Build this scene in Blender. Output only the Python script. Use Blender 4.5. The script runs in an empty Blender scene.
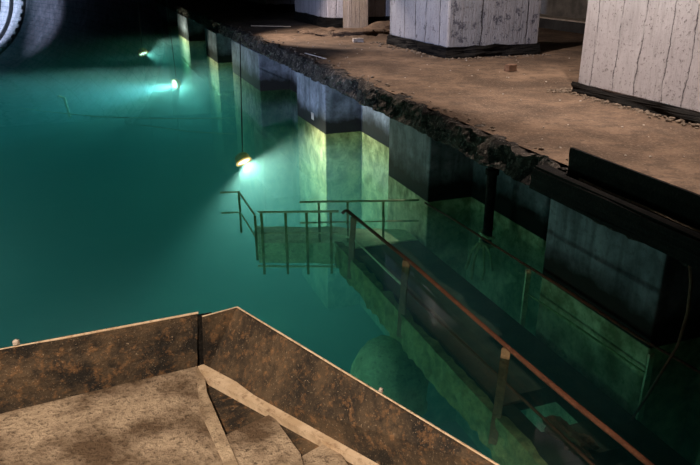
import bpy, bmesh, math, random
from mathutils import Vector, Matrix, noise
random.seed(7)
S = bpy.context.scene
COL = S.collection
V = Vector

# ------------------------------------------------------------------ helpers
class MB:
    """collects shapes into one mesh"""
    def __init__(s): s.bm = bmesh.new()
    def box(s, x0, y0, z0, x1, y1, z1):
        v = [s.bm.verts.new(p) for p in ((x0,y0,z0),(x1,y0,z0),(x1,y1,z0),(x0,y1,z0),(x0,y0,z1),(x1,y0,z1),(x1,y1,z1),(x0,y1,z1))]
        for f in ((3,2,1,0),(4,5,6,7),(0,1,5,4),(1,2,6,5),(2,3,7,6),(3,0,4,7)): s.bm.faces.new([v[i] for i in f])
        return s
    def obox(s, c, ax, ay, az):
        """box from centre and three half-axis vectors"""
        c, ax, ay, az = V(c), V(ax), V(ay), V(az)
        v = [s.bm.verts.new(c + ax*i + ay*j + az*k) for (i,j,k) in ((-1,-1,-1),(1,-1,-1),(1,1,-1),(-1,1,-1),(-1,-1,1),(1,-1,1),(1,1,1),(-1,1,1))]
        for f in ((3,2,1,0),(4,5,6,7),(0,1,5,4),(1,2,6,5),(2,3,7,6),(3,0,4,7)): s.bm.faces.new([v[i] for i in f])
        return s
    def bar(s, a, b, w, t, side=(1,0,0)):
        """flat bar from a to b, width w along side, thickness t"""
        a, b = V(a), V(b); d = (b-a); l = d.length; d.normalize()
        sx = V(side); sx = (sx - d*sx.dot(d)).normalized(); sy = d.cross(sx)
        return s.obox((a+b)/2, sx*w/2, sy*t/2, d*l/2)
    def prism(s, pts, z0, z1):
        """polygon pts (x,y) extruded between two heights"""
        lo = [s.bm.verts.new((p[0],p[1],z0)) for p in pts]; hi = [s.bm.verts.new((p[0],p[1],z1)) for p in pts]
        s.bm.faces.new(lo[::-1]); s.bm.faces.new(hi)
        n = len(pts)
        for i in range(n): s.bm.faces.new((lo[i],lo[(i+1)%n],hi[(i+1)%n],hi[i]))
        return s
    def sheet(s, faces, t):
        """quads/tris in space, thickened by t along their normals"""
        for f in faces:
            p = [V(q) for q in f]; n = (p[1]-p[0]).cross(p[2]-p[0]).normalized()*t
            a = [s.bm.verts.new(q) for q in p]; b = [s.bm.verts.new(q+n) for q in p]
            s.bm.faces.new(a[::-1]); s.bm.faces.new(b); k = len(p)
            for i in range(k): s.bm.faces.new((a[i],a[(i+1)%k],b[(i+1)%k],b[i]))
        return s
    def tube(s, pts, r, n=8, rough=0.0):
        pts = [V(p) for p in pts]; rings = []
        up = V((0.13,0.21,0.97))
        for i, p in enumerate(pts):
            d = (pts[min(i+1,len(pts)-1)] - pts[max(i-1,0)]).normalized()
            a = d.cross(up)
            if a.length < .1: a = d.cross(V((1,0,0)))
            a.normalize(); b = d.cross(a)
            rr = r[i] if isinstance(r,(list,tuple)) else r
            ring = []
            for k in range(n):
                q = rr*(1+random.uniform(-rough,rough))
                ring.append(s.bm.verts.new(p + a*math.cos(2*math.pi*k/n)*q + b*math.sin(2*math.pi*k/n)*q))
            rings.append(ring)
        for i in range(len(rings)-1):
            for k in range(n):
                s.bm.faces.new((rings[i][k],rings[i][(k+1)%n],rings[i+1][(k+1)%n],rings[i+1][k]))
        s.bm.faces.new(rings[0][::-1]); s.bm.faces.new(rings[-1])
        return s
    def lathe(s, prof, c=(0,0,0), n=24, mat=None, caps=True):
        """profile (radius, height) turned about z, optionally transformed"""
        mat = mat or Matrix.Translation(c); rings = []
        for (r,h) in prof:
            rings.append([s.bm.verts.new(mat @ V((r*math.cos(2*math.pi*k/n), r*math.sin(2*math.pi*k/n), h))) for k in range(n)])
        for i in range(len(rings)-1):
            for k in range(n): s.bm.faces.new((rings[i][k],rings[i][(k+1)%n],rings[i+1][(k+1)%n],rings[i+1][k]))
        if caps: s.bm.faces.new(rings[0][::-1]); s.bm.faces.new(rings[-1])
        return s
    def rock(s, c, rx, ry, rz, rot=0, sub=1, rough=.25):
        m = Matrix.Translation(c) @ Matrix.Rotation(rot,4,'Z') @ Matrix.Diagonal((rx,ry,rz,1))
        g = bmesh.ops.create_icosphere(s.bm, subdivisions=sub, radius=1, matrix=Matrix())
        seed = V((random.uniform(0,50),)*3)
        for v in g['verts']:
            k = 1 + rough*2*noise.noise(v.co*1.3+seed)
            v.co = m @ (v.co*k)
        return s
    def chip(s, amount, scale, cut=0, keep=None):
        """roughen: subdivide and displace by noise"""
        if cut: bmesh.ops.subdivide_edges(s.bm, edges=s.bm.edges[:], cuts=cut, use_grid_fill=True)
        s.bm.normal_update()
        mv = []
        for v in s.bm.verts:
            if keep and keep(v.co): continue
            mv.append((v, v.normal*amount*noise.fractal(v.co*scale, .6, 2.0, 4)))
        for v, d in mv: v.co += d
        return s
    def build(s, name, m, parent=None, smooth=False, bevel=0, loc=None):
        if loc is not None:
            for v in s.bm.verts: v.co -= V(loc)
        bmesh.ops.recalc_face_normals(s.bm, faces=s.bm.faces[:])
        me = bpy.data.meshes.new(name); s.bm.to_mesh(me); s.bm.free()
        me.materials.append(m)
        if smooth:
            for p in me.polygons: p.use_smooth = True
        o = bpy.data.objects.new(name, me); COL.objects.link(o)
        if loc is not None: o.location = loc
        if parent is not None: o.parent = parent
        if bevel:
            b = o.modifiers.new('bevel','BEVEL'); b.width = bevel; b.segments = 2; b.limit_method = 'ANGLE'
        return o

def tag(o, label, cat, group=None, kind=None):
    o['label'] = label; o['category'] = cat
    if group: o['group'] = group
    if kind: o['kind'] = kind
    return o
def thing(name, label, cat, loc=(0,0,0), group=None):
    o = bpy.data.objects.new(name, None); COL.objects.link(o); o.location = loc
    o.empty_display_size = .2
    return tag(o, label, cat, group)
def struct(o):
    o['kind'] = 'structure'; return o
def part(mb, name, m, root, **k):
    """part in world coordinates under an Empty that only has a location"""
    for v in mb.bm.verts: v.co -= root.location
    return mb.build(name, m, root, **k)

# ------------------------------------------------------------------ materials
class N:
    def __init__(s, name):
        s.m = bpy.data.materials.new(name); s.m.use_nodes = True
        s.t = s.m.node_tree; s.t.nodes.clear()
        s.out = s.t.nodes.new('ShaderNodeOutputMaterial')
    def n(s, typ, **kw):
        nd = s.t.nodes.new('ShaderNode'+typ)
        for k, v in kw.items():
            if k[0] == '_': setattr(nd, k[1:], v)
        for k, v in kw.items():
            if k[0] != '_': s.set(nd, k, v)
        return nd
    def set(s, nd, k, v):
        key = int(k[1:]) if k[0] == 'i' and k[1:].isdigit() else k.replace('__',' ')
        inp = nd.inputs[key]
        if isinstance(v, bpy.types.NodeSocket): s.t.links.new(v, inp)
        else: inp.default_value = v
    def pos(s): return s.n('NewGeometry').outputs['Position']
    def noise(s, scale, detail=6, rough=.6, vec=None, dist=0):
        nd = s.n('TexNoise', Scale=scale, Detail=detail, Roughness=rough, Distortion=dist)
        s.set(nd, 'Vector', vec if vec is not None else s.pos()); return nd.outputs['Fac']
    def ramp(s, fac, a, b, ca=(0,0,0,1), cb=(1,1,1,1)):
        nd = s.n('ValToRGB'); s.set(nd,'Fac',fac)
        e = nd.color_ramp.elements; e[0].position=a; e[1].position=b; e[0].color=ca; e[1].color=cb
        return nd.outputs['Color']
    def mix(s, fac, a, b, blend='MIX'):
        nd = s.n('Mix', _data_type='RGBA', _blend_type=blend)
        for i, v in ((0,fac),(6,a),(7,b)):
            if isinstance(v, bpy.types.NodeSocket): s.t.links.new(v, nd.inputs[i])
            else: nd.inputs[i].default_value = (*v,1) if isinstance(v,tuple) and len(v)==3 else v
        return nd.outputs[2]
    def math(s, op, a, b=0.0, c=0.0):
        nd = s.n('Math', _operation=op)
        for i, v in enumerate((a,b,c)):
            if isinstance(v, bpy.types.NodeSocket): s.t.links.new(v, nd.inputs[i])
            else: nd.inputs[i].default_value = v
        return nd.outputs[0]
    def xyz(s):
        nd = s.n('SeparateXYZ'); s.set(nd,'Vector',s.pos()); return nd.outputs
    def finish(s, col, rough=.8, bump=None, strength=.4, dist=.02, metal=0, spec=.3):
        b = s.n('BsdfPrincipled')
        for k, v in (('Base Color',col),('Roughness',rough),('Metallic',metal),('Specular IOR Level',spec)):
            if isinstance(v, tuple) and len(v)==3: v = (*v,1)
            s.set(b, k.replace(' ','__'), v)
        if bump is not None:
            bp = s.n('Bump', Strength=strength, Distance=dist); s.set(bp,'Height',bump)
            s.set(b,'Normal',bp.outputs['Normal'])
        s.t.links.new(b.outputs[0], s.out.inputs['Surface'])
        return s.m

def mottled(name, c1, c2, c3, scale=3, rough=.85, strength=.5, dist=.02, fine=40, lo=.4, hi=.62, metal=0, spec=.3, speck=.5):
    n = N(name)
    a = n.noise(scale, 8, .65); b = n.noise(fine, 6, .7)
    col = n.mix(n.ramp(a,lo,hi), c1, c2)
    col = n.mix(n.math('MULTIPLY', n.ramp(b,.52,.68), speck), col, c3)
    h = n.math('ADD', n.math('MULTIPLY', a, .6), b)
    return n.finish(col, rough, h, strength, dist, metal, spec)

def pier_material():
    n = N('stained_pier_concrete'); z = n.xyz()[2]
    a = n.noise(1.6,8,.65); b = n.noise(9,8,.75)
    dry = n.mix(n.ramp(a,.35,.68), (.10,.11,.13), (.34,.36,.41))
    dry = n.mix(n.math('MULTIPLY', n.ramp(b,.5,.62), .45), dry, (.06,.06,.06))
    drip = n.n('Mapping'); n.set(drip,'Vector',n.pos()); drip.inputs['Scale'].default_value = (5,5,.35)
    st = n.noise(1.0,5,.6,drip.outputs[0])
    dry = n.mix(n.math('MULTIPLY', n.ramp(st,.5,.66), .5), dry, (.05,.05,.055))
    # dark tide band above the waterline, weed below it
    zz = n.math('ADD', z, n.math('MULTIPLY', n.math('SUBTRACT', n.noise(2.2,5,.6), .5), .55))
    mr = n.n('MapRange'); n.set(mr,'Value',zz); mr.inputs[1].default_value=.28; mr.inputs[2].default_value=.62
    wet = n.mix(b, (.010,.010,.009), (.025,.022,.018))
    col = n.mix(mr.outputs[0], wet, dry)
    alg = n.mix(n.ramp(n.noise(2.6,7,.65),.38,.66), (.24,.20,.09), (.78,.68,.40))
    alg = n.mix(n.math('MULTIPLY', n.ramp(b,.50,.62), .65), alg, (.16,.19,.06))
    mr2 = n.n('MapRange'); n.set(mr2,'Value',z); mr2.inputs[1].default_value=-.012; mr2.inputs[2].default_value=.004
    col = n.mix(mr2.outputs[0], alg, col)
    return n.finish(col, .85, n.math('ADD', a, n.math('MULTIPLY', b, .7)), .5, .02)

def boards_material(name, c1, c2, seam=(.05,.045,.05), freq=1.9, peel=.0, peelcol=(.03,.03,.035)):
    """whitewashed concrete that shows the boards it was cast between"""
    n = N(name); x = n.xyz()
    w = n.math('ADD', x[0], x[1])
    wob = n.math('MULTIPLY', n.noise(1.6,6,.7), .22)
    w = n.math('MULTIPLY', n.math('ADD', w, wob), freq)
    vo = n.n('TexVoronoi', _voronoi_dimensions='1D', _feature='DISTANCE_TO_EDGE', Scale=1.0, Randomness=.95); n.set(vo,'W',w)
    line = n.ramp(vo.outputs['Distance'], .0, .028, (1,1,1,1), (0,0,0,1))
    brk = n.ramp(n.noise(2.3,6,.75), .36, .5)
    line = n.mix(1.0, line, brk, 'MULTIPLY')
    a = n.noise(1.4,8,.65); b = n.noise(17,6,.75)
    vc = n.n('TexVoronoi', _voronoi_dimensions='1D', _feature='F1', Scale=1.0, Randomness=.95); n.set(vc,'W',w)
    tone = n.n('RGBToBW'); n.set(tone,'Color',vc.outputs['Color'])
    col = n.mix(n.ramp(a,.3,.7), c1, c2)
    col = n.mix(n.math('MULTIPLY', tone.outputs[0], .55), col, (.36,.33,.35))
    gm = n.n('Mapping'); n.set(gm,'Vector',n.pos()); gm.inputs['Scale'].default_value = (9,9,.9)
    grain = n.noise(1.0,8,.75,gm.outputs[0])
    col = n.mix(n.math('MULTIPLY', n.ramp(grain,.5,.66), .45), col, (.27,.25,.26))
    col = n.mix(n.math('MULTIPLY', n.ramp(b,.57,.64), .8), col, (.12,.10,.10))
    if peel:
        pl = n.math('MULTIPLY', n.ramp(n.noise(3.2,7,.75), .62-peel*.1, .66-peel*.1), .85)
        col = n.mix(pl, col, peelcol)
    col = n.mix(line, col, seam)
    h = n.math('SUBTRACT', n.math('ADD', n.math('MULTIPLY', a, .3), n.math('MULTIPLY', b, .4)), n.math('MULTIPLY', line, 1.0))
    h = n.math('ADD', n.math('ADD', h, n.math('MULTIPLY', tone.outputs[0], .6)), grain)
    return n.finish(col, .85, h, .8, .06)

def rust_material(name, dark, brown, orange, light, lo=.45, amount=.5, scale=5, rough=.7):
    n = N(name)
    a = n.noise(scale*.35,8,.7); b = n.noise(scale*2.2,8,.72); c = n.noise(scale*9,5,.7)
    col = n.mix(n.ramp(a,lo-.13,lo+.17), dark, brown)
    col = n.mix(n.math('MULTIPLY', n.ramp(b,.52,.66), amount), col, orange)
    col = n.mix(n.math('MULTIPLY', n.ramp(c,.6,.7), .6), col, light)
    col = n.mix(n.math('MULTIPLY', n.ramp(n.noise(scale*1.3,6,.7),.56,.68), .8), col, dark)
    h = n.math('ADD', b, n.math('MULTIPLY', c, .6))
    return n.finish(col, rough, h, .7, .02, 0, .4)

def emission(name, col, k):
    n = N(name); e = n.n('Emission', Color=(*col,1), Strength=k); n.t.links.new(e.outputs[0], n.out.inputs[0]); return n.m

M = {}
M['pier'] = pier_material()
M['pillar'] = boards_material('whitewashed_board_concrete', (.46,.44,.475), (.63,.61,.65))
M['pillar_grey'] = boards_material('grey_white_painted_concrete', (.30,.31,.34), (.44,.45,.49), freq=1.2, peel=.25)
M['side_grey'] = boards_material('peeling_dark_grey', (.15,.16,.18), (.25,.26,.29), freq=.9, peel=.7, peelcol=(.05,.05,.07))
M['wood'] = boards_material('pale_brown_timber', (.34,.25,.17), (.46,.36,.26), freq=5, seam=(.10,.07,.05))
M['tar'] = mottled('black_tar', (.004,.004,.004), (.010,.009,.008), (.045,.036,.028), 6, .8, .8, .02, 34, speck=.45, spec=.15)
M['quay'] = None
def quay_material():
    n = N('dusty_quay_concrete')
    a = n.noise(.55,9,.62,dist=.4); b = n.noise(3.0,8,.7); c = n.noise(22,6,.75)
    col = n.mix(n.ramp(a,.36,.66), (.070,.045,.030), (.225,.148,.098))
    col = n.mix(n.math('MULTIPLY', n.ramp(b,.46,.62), .7), col, (.06,.042,.030))
    col = n.mix(n.math('MULTIPLY', n.ramp(c,.52,.64), .5), col, (.30,.22,.155))
    col = n.mix(n.math('MULTIPLY', n.ramp(n.noise(30,5,.7),.60,.66), .8), col, (.035,.028,.02))
    return n.finish(col, .92, n.math('ADD', b, n.math('MULTIPLY', c, .6)), .6, .02)
M['quay'] = quay_material()
M['edge'] = mottled('broken_slab_edge', (.012,.010,.009), (.070,.056,.045), (.36,.31,.27), 2.5, .9, 1.0, .06, 14, .44, .60, speck=.6)
M['backwall'] = M['pier']
M['plate'] = rust_material('rusted_plate', (.012,.010,.008), (.15,.10,.056), (.30,.155,.065), (.58,.44,.30), .56, .55, 9)
M['deck'] = mottled('gritty_rusted_deck', (.15,.10,.062), (.54,.42,.30), (.04,.026,.017), 3, .9, 1.0, .03, 38, .40, .60, speck=.85)
M['rib'] = mottled('gritty_pale_rib', (.26,.19,.125), (.56,.44,.31), (.06,.04,.025), 5, .9, .9, .02, 34, .38, .62, speck=.75)
M['strip'] = mottled('worn_flange_and_glint', (.50,.37,.24), (.66,.52,.37), (.20,.11,.06), 7, .75, .6, .015, 26, .35, .6, speck=.7)
M['rail'] = rust_material('rusty_pipe', (.10,.035,.02), (.20,.075,.04), (.36,.15,.08), (.42,.24,.15), .4, .6, 14)
M['post'] = rust_material('rusty_weedy_bar', (.10,.06,.03), (.26,.17,.09), (.42,.25,.12), (.45,.42,.22), .42, .5, 9)
M['weed'] = mottled('weed_covered', (.16,.19,.07), (.34,.38,.15), (.06,.08,.03), 5, .9, .9, .03, 26, .38, .6, speck=.6)
M['weed_pale'] = mottled('pale_weed_metal', (.58,.62,.36), (.78,.80,.50), (.20,.21,.10), 8, .85, .6, .02, 30, .36, .6, speck=.7)
M['buoy'] = mottled('pale_weed_skin', (.46,.54,.28), (.72,.82,.46), (.14,.17,.08), 4, .9, .9, .03, 18, .36, .62, speck=.7)
M['silt'] = mottled('dark_silt', (.05,.055,.04), (.10,.11,.08), (.03,.03,.02), .7, .95, .6, .05, 6)
M['gallery'] = mottled('silted_gallery_deck', (.018,.022,.012), (.045,.052,.026), (.008,.009,.006), 3.5, .95, .9, .03, 30, .38, .64, speck=.7)
M['brown'] = rust_material('silted_brown_plate', (.05,.032,.018), (.13,.082,.038), (.20,.12,.05), (.22,.17,.09), .42, .4, 4)
M['dark'] = mottled('dark_concrete', (.03,.03,.032), (.06,.06,.064), (.02,.02,.02), 1, .9, .5, .03)
M['grey'] = mottled('grey_concrete', (.14,.13,.12), (.24,.22,.20), (.06,.055,.05), 2, .9, .5, .03)
M['black'] = mottled('black_rubber', (.012,.012,.012), (.02,.02,.02), (.03,.03,.03), 9, .6, .2, .01)
M['orange'] = mottled('amber_lamp_housing', (.75,.42,.10), (.85,.55,.18), (.4,.2,.05), 9, .5, .2, .01)
M['rope'] = mottled('weedy_rope', (.38,.40,.20), (.55,.56,.30), (.15,.17,.08), 20, .9, .8, .01)
M['lens'] = emission('lamp_lens', (1,.96,.85), 9); M['lens'].cycles.emission_sampling = 'NONE'
M['amber'] = emission('amber_glass', (1,.58,.16), 1.6); M['amber'].cycles.emission_sampling = 'NONE'
M['stone'] = mottled('pale_stone', (.40,.34,.28), (.58,.52,.46), (.2,.16,.13), 9, .9, .6, .02)
M['stone_dark'] = mottled('brown_rubble', (.10,.075,.055), (.22,.165,.12), (.42,.36,.30), 12, .95, .8, .03, 30, speck=.5)
M['brick'] = mottled('dirty_brick', (.17,.10,.07), (.25,.15,.10), (.08,.06,.05), 9, .9, .6, .02)

def lining_material():
    n = N('vault_lining'); x = n.xyz()
    a = n.noise(.7,8,.7); b = n.noise(6,6,.7)
    w = n.math('ADD', n.math('MULTIPLY', x[2], 1.4), n.math('MULTIPLY', n.noise(.5,3,.5), .6))
    vo = n.n('TexVoronoi', _voronoi_dimensions='1D', _feature='DISTANCE_TO_EDGE', Scale=1.0, Randomness=.6); n.set(vo,'W',w)
    line = n.ramp(vo.outputs['Distance'], .0, .06, (1,1,1,1), (0,0,0,1))
    col = n.mix(n.ramp(a,.35,.65), (.22,.22,.25), (.62,.62,.68))
    col = n.mix(n.math('MULTIPLY', n.ramp(b,.5,.6), .5), col, (.07,.07,.08))
    col = n.mix(line, col, (.05,.05,.06))
    return n.finish(col, .9, b, .5, .05)
M['lining'] = lining_material()

def water_material():
    n = N('teal_water')
    fr = n.n('Fresnel', IOR=1.33)
    gl = n.n('BsdfGlossy', Color=(1,1,1,1), Roughness=.0)
    tr = n.n('BsdfTransparent', Color=(1,1,1,1))
    mx = n.n('MixShader'); n.set(mx,'i0',fr.outputs[0]); n.set(mx,'i1',tr.outputs[0]); n.set(mx,'i2',gl.outputs[0])
    wv = n.noise(1.2,2,.5)
    bp = n.n('Bump', Strength=.02, Distance=.02); n.set(bp,'Height',wv)
    n.set(gl,'Normal',bp.outputs['Normal'])
    n.t.links.new(mx.outputs[0], n.out.inputs['Surface'])
    ab = n.n('VolumeAbsorption', Color=(.26,.81,.845,1), Density=.28)
    sc = n.n('VolumeScatter', Color=(.48,.90,.97,1), Density=.080, Anisotropy=.2)
    ad = n.n('AddShader'); n.set(ad,'i0',ab.outputs[0]); n.set(ad,'i1',sc.outputs[0])
    n.t.links.new(ad.outputs[0], n.out.inputs['Volume'])
    return n.m
M['water'] = water_material()

# ------------------------------------------------------------------ the setting
QZ = 1.65
# canal bed, walls
struct(MB().box(-12,-6,-5.3,6.6,150,-5).build('floor', M['silt']))
struct(MB().box(6.25,-6,-5.2,6.6,62,1.25).build('wall_quay', M['backwall']))
struct(MB().box(-12.4,-6,-5.2,-12,62,9).build('wall_left', M['dark']))
struct(MB().box(-12.4,-6.4,-5.2,19,-6,9).build('wall_near', M['dark']))
struct(MB().box(18.2,-6,1.2,18.6,62,9).build('wall_right', M['grey']))
struct(MB().box(6.2,62,-5.2,18.6,62.4,9).build('wall_far', M['dark']))
struct(MB().box(-12.4,-6.4,8.6,18.6,62.4,9).build('ceiling', M['dark']))
# quay slab top, its far kerb and beams
q = MB()
nx, ny = 36, 180
gx = [5.42 + (18.2-5.42)*i/nx for i in range(nx+1)]; gy = [-6 + 68*j/ny for j in range(ny+1)]
vs = [[q.bm.verts.new((x,y,QZ + (.02*noise.fractal(V((x*1.1,y*1.1,0)),.6,2,3) if 5.8 < x < 18 else 0))) for y in gy] for x in gx]
for i in range(nx):
    for j in range(ny): q.bm.faces.new((vs[i][j],vs[i+1][j],vs[i+1][j+1],vs[i][j+1]))
q.box(5.75,-6,1.27,18.2,62,1.60)
struct(q.build('floor_quay', M['quay'], smooth=False))
# broken edge of the slab, rough profile along the quay; a lip sticks out at the foot
e = MB(); prof = [(5.78,1.60),(5.50,1.630),(5.42,1.652),(5.34,1.645),(5.30,1.61),(5.285,1.54),(5.28,1.47),(5.275,1.40),(5.262,1.345),(5.235,1.305),(5.225,1.26),(5.3,1.225),(5.78,1.225)]
ys = [-6 + .07*k for k in range(int(68/.07)+1)]
rows = []
for y in ys:
    row = []
    for k, (px, pz) in enumerate(prof):
        p = V((px,y,pz))
        if 0 < k < 12:
            a = .10 if k < 8 else .045
            d = noise.fractal(V((px*3,y*2.4,pz*5)),.7,2,5)*a
            big = noise.noise(V((3.1,y*.9,k*.15)))*.05
            p.x += d*1.2 + (big if k < 8 else big*.5); p.z += d*.55
        row.append(e.bm.verts.new(p))
    rows.append(row)
for i in range(len(rows)-1):
    for k in range(len(prof)-1): e.bm.faces.new((rows[i][k],rows[i+1][k],rows[i+1][k+1],rows[i][k+1]))
struct(e.build('trim_1', M['edge']))
struct(MB().box(16.8,-4,1.6,17.6,60,2.02).build('trim_2', M['dark']))
struct(MB().box(16.76,-4,2.02,17.6,60,2.07).build('trim_3', M['stone']))

# the tunnel beyond: a vault that bends away to the left
def cx_at(y): return -6.4 - .0031*max(0,y-62)**2
def tangent(y):
    d = -.0062*max(0,y-62); t = V((d,1,0)).normalized(); return t
def vault_ring(mb_pts, y, R, a0=-12, a1=192, n=40):
    t = tangent(y); nrm = V((t.y,-t.x,0)); c = V((cx_at(y),y,0))
    return [c + nrm*math.cos(math.radians(a0+(a1-a0)*k/n))*R + V((0,0,max(-5,math.sin(math.radians(a0+(a1-a0)*k/n))*R))) for k in range(n+1)]
v = MB(); rings = [[v.bm.verts.new(p) for p in vault_ring(None, y, 12.0)] for y in range(60,185,3)]
for i in range(len(rings)-1):
    for k in range(len(rings[0])-1): v.bm.faces.new((rings[i][k],rings[i+1][k],rings[i+1][k+1],rings[i][k+1]))
vault = v.build('ceiling_vault', M['lining'], smooth=True); struct(vault)
sd = vault.modifiers.new('thick','SOLIDIFY'); sd.thickness = .4; sd.offset = 1

# the ribs that stand on the vault
def arch_rib(y, label, w=.5, depth=.55, toothed=False):
    mb = MB(); t = tangent(y); NS = 56
    outer = vault_ring(None,y,11.97,0,180,NS); inner = vault_ring(None,y,11.97-depth,0,180,NS)
    for k in range(NS):
        a,b,c,d = outer[k],outer[k+1],inner[k+1],inner[k]
        if toothed and k % 2: c = (c+b)/2; d = (d+a)/2
        q = [mb.bm.verts.new(p + t*s*w/2) for s in (-1,1) for p in (a,b,c,d)]
        for f in ((0,1,2,3),(7,6,5,4),(0,4,5,1),(1,5,6,2),(2,6,7,3),(3,7,4,0)): mb.bm.faces.new([q[i] for i in f])
    o = mb.build('arch_rib', M['dark'] if not toothed else M['grey'])
    return tag(o, label, 'rib', 'ribs of the tunnel vault')
# ------------------------------------------------------------------ water
w = MB().box(-12.2,-6.2,-5.1,6.45,62.2,0)
wt = w.build('water', M['water'])
w2 = MB().prism([(-26,62.2),(6.3,62.2),(6,80),(2,105),(-5,130),(-20,160),(-60,184),(-60,64)],-5.1,0)
tag(wt, 'still teal water flooding the canal beside the quay', 'water', None, 'stuff')
wb = w2.build('water', M['water'])
tag(wb, 'dark water reflecting the vault at the far bend of the tunnel', 'water', None, 'stuff')
# ------------------------------------------------------------------ piers under the quay
piers = [
 (5.03,7.06,5.43,'nearest concrete pier, under the black steel kerb at the quay edge'),
 (10.42,12.24,5.36,'dark concrete pier behind the end of the sunken gallery railing'),
 (16.07,18.60,5.29,'concrete pier with a pale square mark, its sunken face lit yellow'),
 (22.80,27.50,5.20,'broad bluish concrete pier behind the thin lamp cable'),
 (30.30,33.30,5.10,'concrete pier beside the broad bluish one, on its far side'),
 (39.80,44.30,5.18,'second pier from the tunnel end, lit green below the water'),
 (50.0,53.5,5.15,'farthest pier, in the dark at the tunnel end'),
]
for (y0,y1,x,lab) in piers:
    p = MB().box(x,y0,-5.05,6.28,y1,1.24)
    o = p.build('concrete_pier', M['pier'], bevel=.025, loc=(x,(y0+y1)/2,0))
    tag(o, lab, 'pier', 'piers under the quay')
# painted mark and stain on the lit pier, flush rectangle
pm = MB().box(5.279,17.02,.16,5.292,17.22,.34).build('painted_mark', M['stone'])
pr = [o for o in COL.objects if o.name.startswith('concrete_pier')][2]
pm.location = V((0,0,0)) - pr.location; pm.parent = pr
# ------------------------------------------------------------------ pillars on the quay
def pillar(x0,y0,x1,y1,label,m,pl=.12,zt=8.6,zp=.16,group='pillars along the quay'):
    t = thing('quay_pillar', label, 'pillar', ((x0+x1)/2,(y0+y1)/2,QZ), group)
    s = MB().box(x0,y0,QZ+zp,x1,y1,zt)
    part(s,'shaft',m,t,bevel=.04)
    b = MB().box(x0-.03,y0-.03,QZ-.05,x1+.03,y1+.03,QZ+zp+.02); b.chip(.10,3.0,9)
    part(b,'plinth',M['tar'],t)
    return t
pillar(8.80,6.6,11.6,11.02,'broad whitewashed board-marked pillar nearest the steel kerb',M['pillar'],zp=.16)
pm_ = pillar(8.83,16.5,11.68,20.3,'grey-white painted pillar behind the loose brick',M['pillar_grey'],zp=.28)
part(MB().box(8.90,16.492,QZ+.30,11.60,16.52,8.6),'grey_side',M['side_grey'],pm_)  # whole near side a darker grey than the shaft, with peeled blotches
pillar(8.83,26.4,11.68,31.0,'far whitewashed pillar behind the brown timber post',M['pillar'],zp=.36)
pillar(8.83,36.5,11.68,41.0,'farthest quay pillar, in the dark beyond the timber post',M['pillar'],zp=.36)
tp = MB().box(9.38,25.55,QZ-.02,10.22,26.15,8.55)
tag(tp.build('timber_post',M['wood'],bevel=.03),'narrow pale brown post against the far whitewashed pillar','post')
# ------------------------------------------------------------------ steel kerb on the edge of the quay
k = thing('steel_kerb','black tarred steel kerb on the near end of the quay edge','kerb',(5.27,4.5,QZ))
part(MB().box(5.25,.2,QZ-.1,5.29,6.56,QZ+.30).chip(.012,4,7),'kerb_plate',M['tar'],k)
part(MB().box(5.29,.2,QZ-.02,5.55,6.50,QZ+.02),'foot_flange',M['tar'],k)
part(MB().box(5.07,.2,1.33,5.25,7.02,1.60).chip(.03,5,9),'edge_plate',M['tar'],k)
part(MB().box(5.09,.2,1.58,5.25,7.0,1.625).chip(.012,5,7),'ledge',M['tar'],k)
part(MB().tube([(5.215,.2+.32*i,1.636+.006*math.sin(i*1.7)) for i in range(20)],.013,6,.3),'worn_edge',M['strip'],k)
# ------------------------------------------------------------------ foreground platform
pf = thing('steel_platform','rusty steel platform with raised edge plates above the water','platform',(0,3,1.6))
b0=(.405,3.74); b2=(1.085,2.551); b3=(2.0,.95)
part(MB().prism([(-3.5,3.66),(.40,3.79),(.43,3.75),(1.10,2.56),(2.0,.95),(2.0,-1.5),(-3.5,-1.5)],1.50,1.622),'base_plate',M['plate'],pf)
dk = MB().prism([(-3.5,3.60),(-.74,3.665),(.365,3.77),(.318,3.30),(.362,2.827),(.40,2.40),(.55,1.0),(.75,-1.5),(-3.5,-1.5)],1.575,1.65)
part(dk,'deck_plate',M['deck'],pf)
part(MB().prism([(.365,3.77),(.405,3.70),(.384,3.46),(.430,2.786),(.475,2.40),(.63,1.0),(.84,-1.5),(.75,-1.5),(.55,1.0),(.40,2.40),(.362,2.827),(.318,3.30)],1.575,1.657),'rib',M['rib'],pf)
part(MB().prism([(.40,3.04),(.675,3.135),(.70,3.085),(.75,2.76),(.66,2.0),(.55,1.6),(.50,2.0),(.42,2.7)],1.575,1.648),'gusset',M['deck'],pf)
part(MB().prism([(.752,2.74),(.90,2.80),(.945,2.70),(.96,2.45),(.76,2.1),(.70,2.2)],1.575,1.647),'gusset',M['deck'],pf)
part(MB().prism([(1.02,2.38),(1.10,2.44),(1.2,2.2),(1.25,1.9),(1.0,1.6)],1.575,1.647),'gusset',M['deck'],pf)
part(MB().prism([(.375,3.735),(.412,3.745),(1.095,2.553),(2.0,.95),(1.92,.92),(1.012,2.574),(.40,3.60)],1.575,1.672).chip(.004,9,3),'flange',M['strip'],pf)
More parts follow.
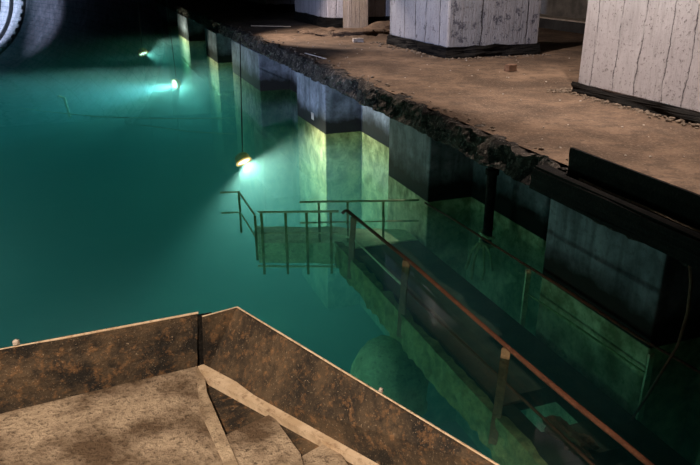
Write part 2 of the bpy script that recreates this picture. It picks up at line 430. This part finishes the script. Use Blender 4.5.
# raised plates
lp = MB().sheet([[(-3.5,3.56,1.57),(.372,3.783,1.57),(.415,3.815,2.0),(-3.5,3.60,2.0)]],-.022)
bmesh.ops.subdivide_edges(lp.bm, edges=lp.bm.edges[:], cuts=6, use_grid_fill=True)
part(lp.chip(.012,3.0),'edge_plate',M['plate'],pf)
rp = MB().sheet([[(.428,3.755,2.0),(.41,3.745,1.57),(.655,3.806,2.0)],[(.41,3.745,1.57),(1.09,2.555,1.57),(1.408,1.985,2.0),(.655,3.806,2.0)],[(1.09,2.555,1.57),(2.02,.93,1.57),(2.35,-.3,2.0),(1.408,1.985,2.0)]],.018)
bmesh.ops.remove_doubles(rp.bm, verts=rp.bm.verts[:], dist=.0005)
part(rp,'edge_plate',M['plate'],pf)
part(MB().box(.36,3.82,1.57,.50,3.85,1.97),'gap_shade',M['tar'],pf)  # dark strip added behind the plate gap to stand for its shade
part(MB().tube([(-3.5,3.60,2.0),(-1.5,3.715,2.0),(-.678,3.76,2.0),(.415,3.812,2.0)],.007,6,.3),'rim_glint',M['strip'],pf)  # pale tube painting the glint along the left plate's top edge
part(MB().tube([(.43,3.755,2.0),(.655,3.802,2.0),(.9,3.212,2.0),(1.15,2.61,2.0),(1.408,1.985,2.0),(2.35,-.3,2.0)],.006,6,.3),'rim_glint',M['strip'],pf)  # same painted glint along the right plate's top edge
# platform is carried down to the bed on a wall of its own
struct(MB().box(-3.4,-1.4,-5,.2,3.3,1.5).build('wall_platform', M['dark']))
tag(MB().rock((-.6,3.765,2.025),.022,.018,.026,.4).build('stone',M['stone']),'small pale stone on the rim of the left edge plate','stone')
tag(MB().rock((1.142,2.64,2.02),.016,.016,.02,.9).build('stone',M['stone']),'tiny pale stone on the rim of the right edge plate','stone')
# ------------------------------------------------------------------ sunken gallery
g = thing('sunken_gallery','weed covered sunken walkway running along the piers underwater','walkway',(4.6,8,-.8))
d = MB()
for (a,b) in ((1.0,4.35),(4.55,5.05),(5.75,10.95)): d.box(3.93,a,-1.05,5.27,b,-.80)
d.box(4.75,4.35,-1.05,5.27,4.55,-.80); d.box(4.85,5.05,-1.05,5.27,5.75,-.80); d.box(3.93,5.05,-1.05,4.12,5.75,-.80)
part(d,'deck',M['gallery'],g)
fa = MB().box(3.76,1.0,-1.28,3.88,10.93,-.76); 
bmesh.ops.subdivide_edges(fa.bm, edges=[x for x in fa.bm.edges if abs(x.verts[0].co.y-x.verts[1].co.y)>1], cuts=90)
bmesh.ops.subdivide_edges(fa.bm, edges=[x for x in fa.bm.edges if abs(x.verts[0].co.z-x.verts[1].co.z)>.3], cuts=4)
part(fa.chip(.05,4.5),'fascia',M['weed'],g)
part(MB().box(3.95,1.0,-.80,4.26,4.3,-.765).box(3.95,5.6,-.80,4.26,10.2,-.765).chip(.01,5,5),'edge_plate',M['brown'],g)
la = MB().prism([(3.85,10.93),(2.45,11.50),(2.62,12.48),(3.98,11.87),(4.89,11.36),(5.27,11.15),(5.27,10.6),(3.95,10.6)],-1.2,-.78)
la.chip(.03,4,5)
for v_ in la.bm.verts:
    if v_.co.z > -1.0 and v_.co.y > 10.6: v_.co.z -= (v_.co.y-10.9)*.04      # landing tipped slightly toward the lamp to catch its light
part(la,'landing',M['buoy'],g)
part(MB().tube([(3.84,10.9,-1.24),(3.2,11.16,-1.25),(2.42,11.49,-1.26)],.022,6,.2),'landing_beam',M['weed_pale'],g)
part(MB().rock((4.30,4.72,-.72),.13,.26,.10,.2,4,.5).chip(.05,9),'weed_clump',M['brown'],g)

# left handrail, rusty where it is dry
hr = thing('handrail','rusty handrail rising out of the water beside the sunken walkway','handrail',(3.83,7,-.8))
def lerp_z(y, tab):
    for (a,za),(b,zb) in zip(tab,tab[1:]):
        if b <= y <= a: return za+(zb-za)*(a-y)/(a-b)
    return tab[-1][1]
RT = [(10.6,0.0),(7.87,.104),(5.4,.131),(4.27,.165),(3.67,.206),(1.5,.28)]
RM = [(10.2,-.41),(8.04,-.365),(6.9,-.35),(4.66,-.285),(1.5,-.22)]
part(MB().tube([(3.74,10.50,-.045),(3.80,10.50,.0)]+[(3.83,y,lerp_z(y,RT)) for y in (10.45,9.6,8.7,7.87,7,6.2,5.4,4.8,4.27,3.67,2.6,1.5)],.027,8,.12),'top_rail',M['rail'],hr)
part(MB().tube([(3.62,10.52,-.41),(3.82,10.22,-.41)]+[(3.83,y,lerp_z(y,RM)) for y in (10.0,9.2,8.7,8.04)],.018,6,.25),'mid_rail',M['weed_pale'],hr)
part(MB().tube([(3.83,y,lerp_z(y,RM)) for y in (8.04,7.4,6.9,6,5.2,4.66,3.5,1.5)],.020,6,.25),'mid_rail',M['rail'],hr)
for y in (10.13,8.0,5.42,3.1):
    z = lerp_z(y,RT)
    part(MB().bar((3.745,y-.02,-1.12),(3.82,y,z-.015),.10,.035,(0.7,-.7,0)).chip(.012,9,4),'post',M['post'],hr)
# right handrail along the pier faces
hr2 = thing('handrail','thin dark handrail along the pier faces beside the walkway','handrail',(5.3,7,-.8))
part(MB().tube([(5.29,10.4,.0),(5.30,9.3,.045),(5.31,7.5,.085),(5.33,6.54,.10),(5.36,5.09,.10),(5.37,4.3,.155),(5.38,2,.2)],.018,6,.15),'top_rail',M['rail'],hr2)
part(MB().tube([(5.30,7.2,-.30),(5.33,6.3,-.28),(5.36,4.9,-.26)],.012,6,.15),'mid_rail',M['weed'],hr2)
for y in (7.2,4.87): part(MB().bar((5.30,y,-.84),(5.31,y,.05),.075,.03,(1,0,0)).chip(.008,9,4),'post',M['weed_pale'],hr2)
# landing railings
def railing(name,label,a,b,posts,mid=True,zt=-.02,zb=-1.2,m='weed_pale',r=.02):
    a,b = V(a),V(b); t = thing(name,label,'railing',((a.x+b.x)/2,(a.y+b.y)/2,-.8))
    pts = [a.lerp(b,i/8) for i in range(9)]
    part(MB().tube([(p.x,p.y,zt) for p in pts],r,7,.25),'top_rail',M[m],t)
    if mid: part(MB().tube([(p.x,p.y,zt-.40) for p in pts],r*.8,7,.25),'mid_rail',M[m],t)
    for f in posts:
        p = a.lerp(b,f)
        part(MB().bar((p.x,p.y-.03,zb),(p.x,p.y,zt),.045,.025,(b-a)).chip(.006,11,3),'post',M['weed'],t)
    return t
railing('landing_railing','pale weedy railing along the near edge of the sunken landing',(3.70,10.56,0),(2.37,11.02,0),(.10,.40,.66,.96))
railing('landing_railing','weedy railing at the back of the landing, reaching the dark pier',(5.28,10.62,0),(3.20,11.28,0),(.30,.60,.84),zb=-.8)
st = thing('stair_railing','faint sunken railing turning the far corner of the landing','railing',(2.2,11.5,-.8))
for zt, nm in ((-.02,'top_rail'),(-.43,'mid_rail')):
    part(MB().tube([(1.95,12.33,zt),(2.29,12.25,zt),(2.285,11.5,zt),(2.28,10.85,zt)],.017,6,.2),nm,M['weed_pale'],st)
for p in ((2.29,12.25),(2.28,10.85)): part(MB().bar((p[0],p[1],-.85),(p[0],p[1],-.02),.04,.025,(1,0,0)),'post',M['weed'],st)
# sunken buoy under the walkway
bu = thing('sunken_buoy','round weed covered buoy lying under the edge of the walkway','buoy',(3.60,8.15,-2.4))
part(MB().lathe([(.02,1.05),(.25,1.0),(.42,.9),(.54,.72),(.60,.50),(.61,.2),(.61,-.4),(.58,-.7),(.3,-.9)],n=40,mat=Matrix.Translation((3.60,8.15,-2.36)) @ Matrix.Rotation(.25,4,'Y') @ Matrix.Rotation(-.2,4,'X')).chip(.03,5),'body',M['buoy'],bu,smooth=True)
part(MB().lathe([(.62,.10),(.66,.10),(.66,.02),(.62,.02)],n=40,mat=Matrix.Translation((3.60,8.15,-2.36)) @ Matrix.Rotation(.25,4,'Y') @ Matrix.Rotation(-.2,4,'X')),'rubbing_band',M['buoy'],bu)
# ------------------------------------------------------------------ pipe and rope under the quay
pi_ = MB().lathe([(.08,1.24),(.08,-.35)],(5.72,8.95,0),16); pi_.lathe([(.11,.98),(.11,.90)],(5.72,8.95,0),16)
tag(pi_.build('drain_pipe',M['tar'],smooth=False),'dark vertical pipe below the quay between two piers','pipe')
ro = thing('mooring_rope','frayed weedy rope knotted round the foot of the dark pipe','rope',(5.7,8.9,-.3))
part(MB().tube([(5.72+.105*math.cos(a*.7),8.95+.105*math.sin(a*.7),-.05-.016*a) for a in range(22)],.028,7,.25),'coil',M['rope'],ro)
for (dx,dy,L,sw) in ((-.14,.03,.62,.10),(-.02,-.12,.60,.03),(.06,-.22,.42,-.12),(-.20,.10,.45,.16)):
    part(MB().tube([(5.60+dx*.3,8.88+dy*.3,-.25),(5.60+dx*.8,8.88+dy*.8,-.25-L*.35),(5.60+dx*1.1,8.88+dy*1.1-sw*.4,-.25-L*.7),(5.60+dx*.9-sw*.3,8.88+dy*.9,-.25-L)],.022,7,.3),'strand',M['rope'],ro)
# hanging cable at the near end
tag(MB().tube([(5.20,4.50,1.50),(5.2,4.53,1.34),(5.2,4.46,1.1),(5.2,4.43,.8),(5.2,4.47,.4),(5.2,4.60,0),(5.2,4.75,-.45),(5.2,4.90,-.85),(5.2,4.95,-1.05),(5.18,4.83,-1.4)],.017,7,.2).build('hanging_cable',M['rail']),'rusty cable hanging from the quay edge under the kerb','cable')
# ------------------------------------------------------------------ lamps hung in the water, added fill lights
def lamp(loc, aim, label, r, cable, label_scale=1.0):
    t = thing('underwater_lamp',label,'lamp',loc,'lamps hung in the water')
    d = (V(aim)-V(loc)).normalized(); rot = d.to_track_quat('Z','Y').to_matrix().to_4x4()
    hs = part(MB().lathe([(.45*r,-.9*r),(.8*r,-.7*r),(r,-.35*r),(r,.25*r),(.86*r,.25*r),(.86*r,.0),(.1*r,-.1*r)],n=24,mat=Matrix.Translation(loc)@rot),'housing',M['orange'],t)
    ln = part(MB().lathe([(.84*r,.02*r),(.84*r,.20*r)],n=24,mat=Matrix.Translation(loc)@rot),'lens',M['lens'],t); ln.parent = hs
    rg = part(MB().lathe([(1.0*r,.16*r),(1.08*r,.20*r),(1.08*r,.40*r),(.94*r,.40*r),(.94*r,.16*r),(1.0*r,.16*r)],n=24,mat=Matrix.Translation(loc)@rot,caps=False),'amber_ring',M['amber'],t); rg.parent = hs; rg['label'] = 'glowing amber ring'
    part(MB().tube(cable,.016,6,.1),'cable',M['black'],t)
    return t
def spot(name, loc, aim, power, col, angle, blend=.5, r=.05):
    L = bpy.data.lights.new(name,'SPOT'); L.energy = power; L.color = col; L.spot_size = math.radians(angle); L.spot_blend = blend; L.shadow_soft_size = r
    o = bpy.data.objects.new(name, L); COL.objects.link(o); o.location = loc
    o.rotation_euler = (V(aim)-V(loc)).to_track_quat('-Z','Y').to_euler(); return o
def point(name, loc, power, col, r=.1):
    L = bpy.data.lights.new(name,'POINT'); L.energy = power; L.color = col; L.shadow_soft_size = r
    o = bpy.data.objects.new(name, L); COL.objects.link(o); o.location = loc; return o
WARM = (1,.91,.70)
def catenary(a,b,sag,n=12): return [V(a).lerp(V(b),i/n) - V((0,0,sag*4*(i/n)*(1-i/n))) for i in range(n+1)]
L3 = V((3.21,16.37,-.55)); L2 = V((3.35,31.27,-.95)); L1 = V((2.75,41.2,-.66))
lamp(L3,(4.1,14.6,-3),'amber lamp hung off the yellow lit pier, shining down',.19,[L3+V((0,0,.15)),L3+V((.5,2.3,.85)),V((5.14,25.4,1.5))])
lamp(L2,(-2,28.4,-1.6),'brightest lamp in the water, shining away from the piers',.22,[L2+V((.05,.1,.1)),L2+V((.02,.4,2.0)),L2+V((-.1,.6,8.6))])
lamp(L1,(3.5,40,-3),'farthest lamp, a small pair of glints near the tunnel end',.26,[L1+V((0,0,.2)),L1+V((0,.1,.6)),L1+V((.05,.1,8.6))])
D3 = (V((4.1,14.6,-3))-L3).normalized()
spot('lamp_and_fill_light',L3+D3*.14,L3+D3*.14+V((.55,-.28,-.79)),720,(1,.88,.64),179,.4,.05)
spot('lamp_and_fill_light',L2+V((.12,-.2,-.1)),(5.2,25.6,-.8),1100,WARM,60,.6,.06)
spot('lamp_and_fill_light',L2+V((-.14,-.04,-.08)),(-4,29.4,-1.4),9000,(.92,.97,1),30,.9,.06)
spot('lamp_and_fill_light',L2+V((-.14,-.04,-.08)),(-4,29.0,-1.75),3600,WARM,60,.9,.06)
spot('lamp_and_fill_light',L2+V((-.14,-.04,-.08)),(-2,24,-2.6),1000,WARM,130,.9,.06)
spot('lamp_and_fill_light',L2+V((.1,.1,-.15)),(5.2,30.0,-1.2),1300,WARM,168,.3,.06)
spot('lamp_and_fill_light',L1+V((-.2,0,-.16)),(-6,39.5,-1.4),1500,WARM,44,.9,.06)
spot('lamp_and_fill_light',L1+V((.2,0,-.16)),(5.2,41.5,-.9),1500,WARM,120,.9,.06)
spot('lamp_and_fill_light',(-3.0,7.6,-2.3),(4.2,8.2,-1.3),520,WARM,100,.8,.1)
point('lamp_and_fill_light',(-5.2,11.5,-2.0),300,WARM,.1)  # added fill light in open water, no lamp hangs here
point('lamp_and_fill_light',(-6.5,19,-2.0),200,WARM,.1)  # second added fill, farther out, also without a lamp
# ------------------------------------------------------------------ ropes and post in the water
tag(MB().tube([(-3.08,31.4,-1.6),(-2.07,30.35,-1.62),(-1.10,29.36,-1.6),(0.01,28.33,-1.6),(2.2,27.32,-1.62),(4.95,26.3,-1.6)],.022,6,.1).build('sunken_rope',M['weed_pale']),'long pale rope stretched under the water past the slanted post','rope')
tag(MB().tube([(1.37,26.3,-1.6),(2.98,24.65,-1.62),(4.41,23.6,-1.6)],.013,6,.1).build('sunken_rope',M['weed_pale']),'short faint rope under the water nearer the amber lamp','rope')
tag(MB().bar((-1.13,29.5,-1.75),(-1.25,29.5,-.96),.10,.07).bar((-1.24,29.5,-.97),(-1.46,29.5,-.88),.07,.07,(0,1,0)).build('mooring_post',M['weed_pale']),'slanted weedy post with a bent top in open water','post')
# ------------------------------------------------------------------ loose things on the quay
tag(MB().obox((9.25,14.05,1.72),(.13,.04,0),(-.02,.07,0),(0,0,.075)).chip(.012,12,4).build('brick',M['brick']),'loose dirty brick on the quay before the grey pillar','brick')
tag(MB().obox((8.17,21.3,1.70),(.17,-.02,0),(.02,.1,0),(0,0,.06)).chip(.02,8,4).build('concrete_lump',M['stone']),'pale lump of concrete on the quay beyond the grey pillar','rubble')
tag(MB().bar((5.60,18.7,1.69),(5.76,17.35,1.69),.05,.02,(1,0,0)).build('lath',M['stone']),'thin pale lath lying near the broken quay edge','lath')
tag(MB().bar((6.2,28.2,1.68),(7.6,27.3,1.68),.05,.03,(1,1,0)).build('lath',M['strip']),'long lath on the quay before the far pillar','lath')
ru = MB()
def scatter(n, f, s0, s1):
    for _ in range(n):
        x, y = f(); s = random.uniform(s0,s1)
        ru.rock((x,y,QZ+s*.3),s,s*random.uniform(.6,1),s*random.uniform(.35,.7),random.uniform(0,6),1,.3)
scatter(150, lambda:(8.72-abs(random.gauss(0,.10)), random.uniform(6.4,11.2)), .02,.06)
scatter(60, lambda:(8.7+random.gauss(0,.18), 11.1+abs(random.gauss(0,.2))), .02,.07)
scatter(90, lambda:(random.uniform(8.7,11.9), 16.4-abs(random.gauss(0,.18))), .02,.05)
scatter(70, lambda:(8.75-abs(random.gauss(0,.2)), random.uniform(16.3,21)), .02,.06)
scatter(160, lambda:(random.uniform(8.0,12), 25.4-abs(random.gauss(0,.8))), .03,.13)
scatter(130, lambda:(5.45+abs(random.gauss(0,.14)), random.uniform(6.8,30)), .015,.05)
tag(ru.build('rubble',M['stone_dark']),'crumbled rubble strewn along the quay edge and pillar feet','rubble',None,'stuff')
ch = MB()
for _ in range(170):
    x, y = random.uniform(5.7,12.5), random.uniform(5.5,26); s = random.uniform(.008,.022)
    ch.rock((x,y,QZ+s*.4),s,s,s*.6,random.uniform(0,6),1,.3)
tag(ch.build('pale_chips',M['stone']),'tiny pale chips scattered over the brown quay','rubble',None,'stuff')
mound = MB(); 
for (x,y,a,b,h) in ((9.0,23.4,1.4,1.0,.22),(10.3,24.3,1.5,.7,.28),(8.2,24.9,.8,.7,.14)): mound.rock((x,y,QZ),a,b,h,.3,4,.35)
tag(mound.chip(.05,5).build('rubble_heap',M['quay']),'low brown heap of rubble between the grey and far pillars','rubble')

# ------------------------------------------------------------------ light
for y, z, p, a in ((7.0,8.2,2300,100),(13.6,8.2,2400,100),(23.0,4.9,1000,110)):
    spot('quay_lamp',(6.35,y,z),(6.35+(z-1.6)*.66,y,1.6),p,(1,.84,.74),a,.32,.1)
spot('platform_lamp',(-1.9,-.2,6.0),(.5,2.9,1.7),2100,(1,.80,.62),37,.4,.12)
spot('platform_lamp',(.6,-.2,5.6),(3.5,6.2,-.6),380,(1,.80,.60),27,.7,.1)
spot('canal_lamp',(-10,10,4.2),(5.3,19.5,.9),9000,(.55,.66,1),46,.8,.3)
spot('tunnel_lamp',(-24,131,8),(-20,141,2),42000,(.62,.75,1),120,.8,.4)
spot('tunnel_lamp',(-24,115,4.5),(-8,122.5,2.6),9000,(.60,.70,1),54,1,.4)
for i, y in enumerate((129,134,139,144)):
    arch_rib(y, ['toothed arch rib where the tunnel lining begins','plain arch rib next beyond the toothed one','third arch rib, deeper in the bright tunnel','deepest arch rib in the bright tunnel'][i], toothed=(i==0))

W = bpy.data.worlds.new('dark'); S.world = W; W.use_nodes = True
W.node_tree.nodes['Background'].inputs[0].default_value = (.4,.5,.6,1); W.node_tree.nodes['Background'].inputs[1].default_value = .003

# ------------------------------------------------------------------ camera
cd = bpy.data.cameras.new('camera'); cam = bpy.data.objects.new('camera', cd); COL.objects.link(cam)
cd.sensor_width = 36; cd.lens = 36*680.5/700; cd.clip_end = 400
R_ = V((.938,-.347,0)).normalized(); F_ = V((.323,.872,-.367)).normalized(); U_ = R_.cross(F_).normalized(); R_ = F_.cross(U_)
cam.matrix_world = Matrix(((R_.x,U_.x,-F_.x,0),(R_.y,U_.y,-F_.y,0),(R_.z,U_.z,-F_.z,4.0),(0,0,0,1)))
S.camera = cam
S.view_settings.view_transform = 'Standard'; S.view_settings.look = 'None'; S.view_settings.gamma = 1; S.view_settings.use_curve_mapping = False
S.view_settings.exposure = 0
c = S.cycles
c.use_denoising = True; c.max_bounces = 8; c.volume_bounces = 2; c.transparent_max_bounces = 12; c.diffuse_bounces = 3; c.glossy_bounces = 3
c.sample_clamp_indirect = 1.5
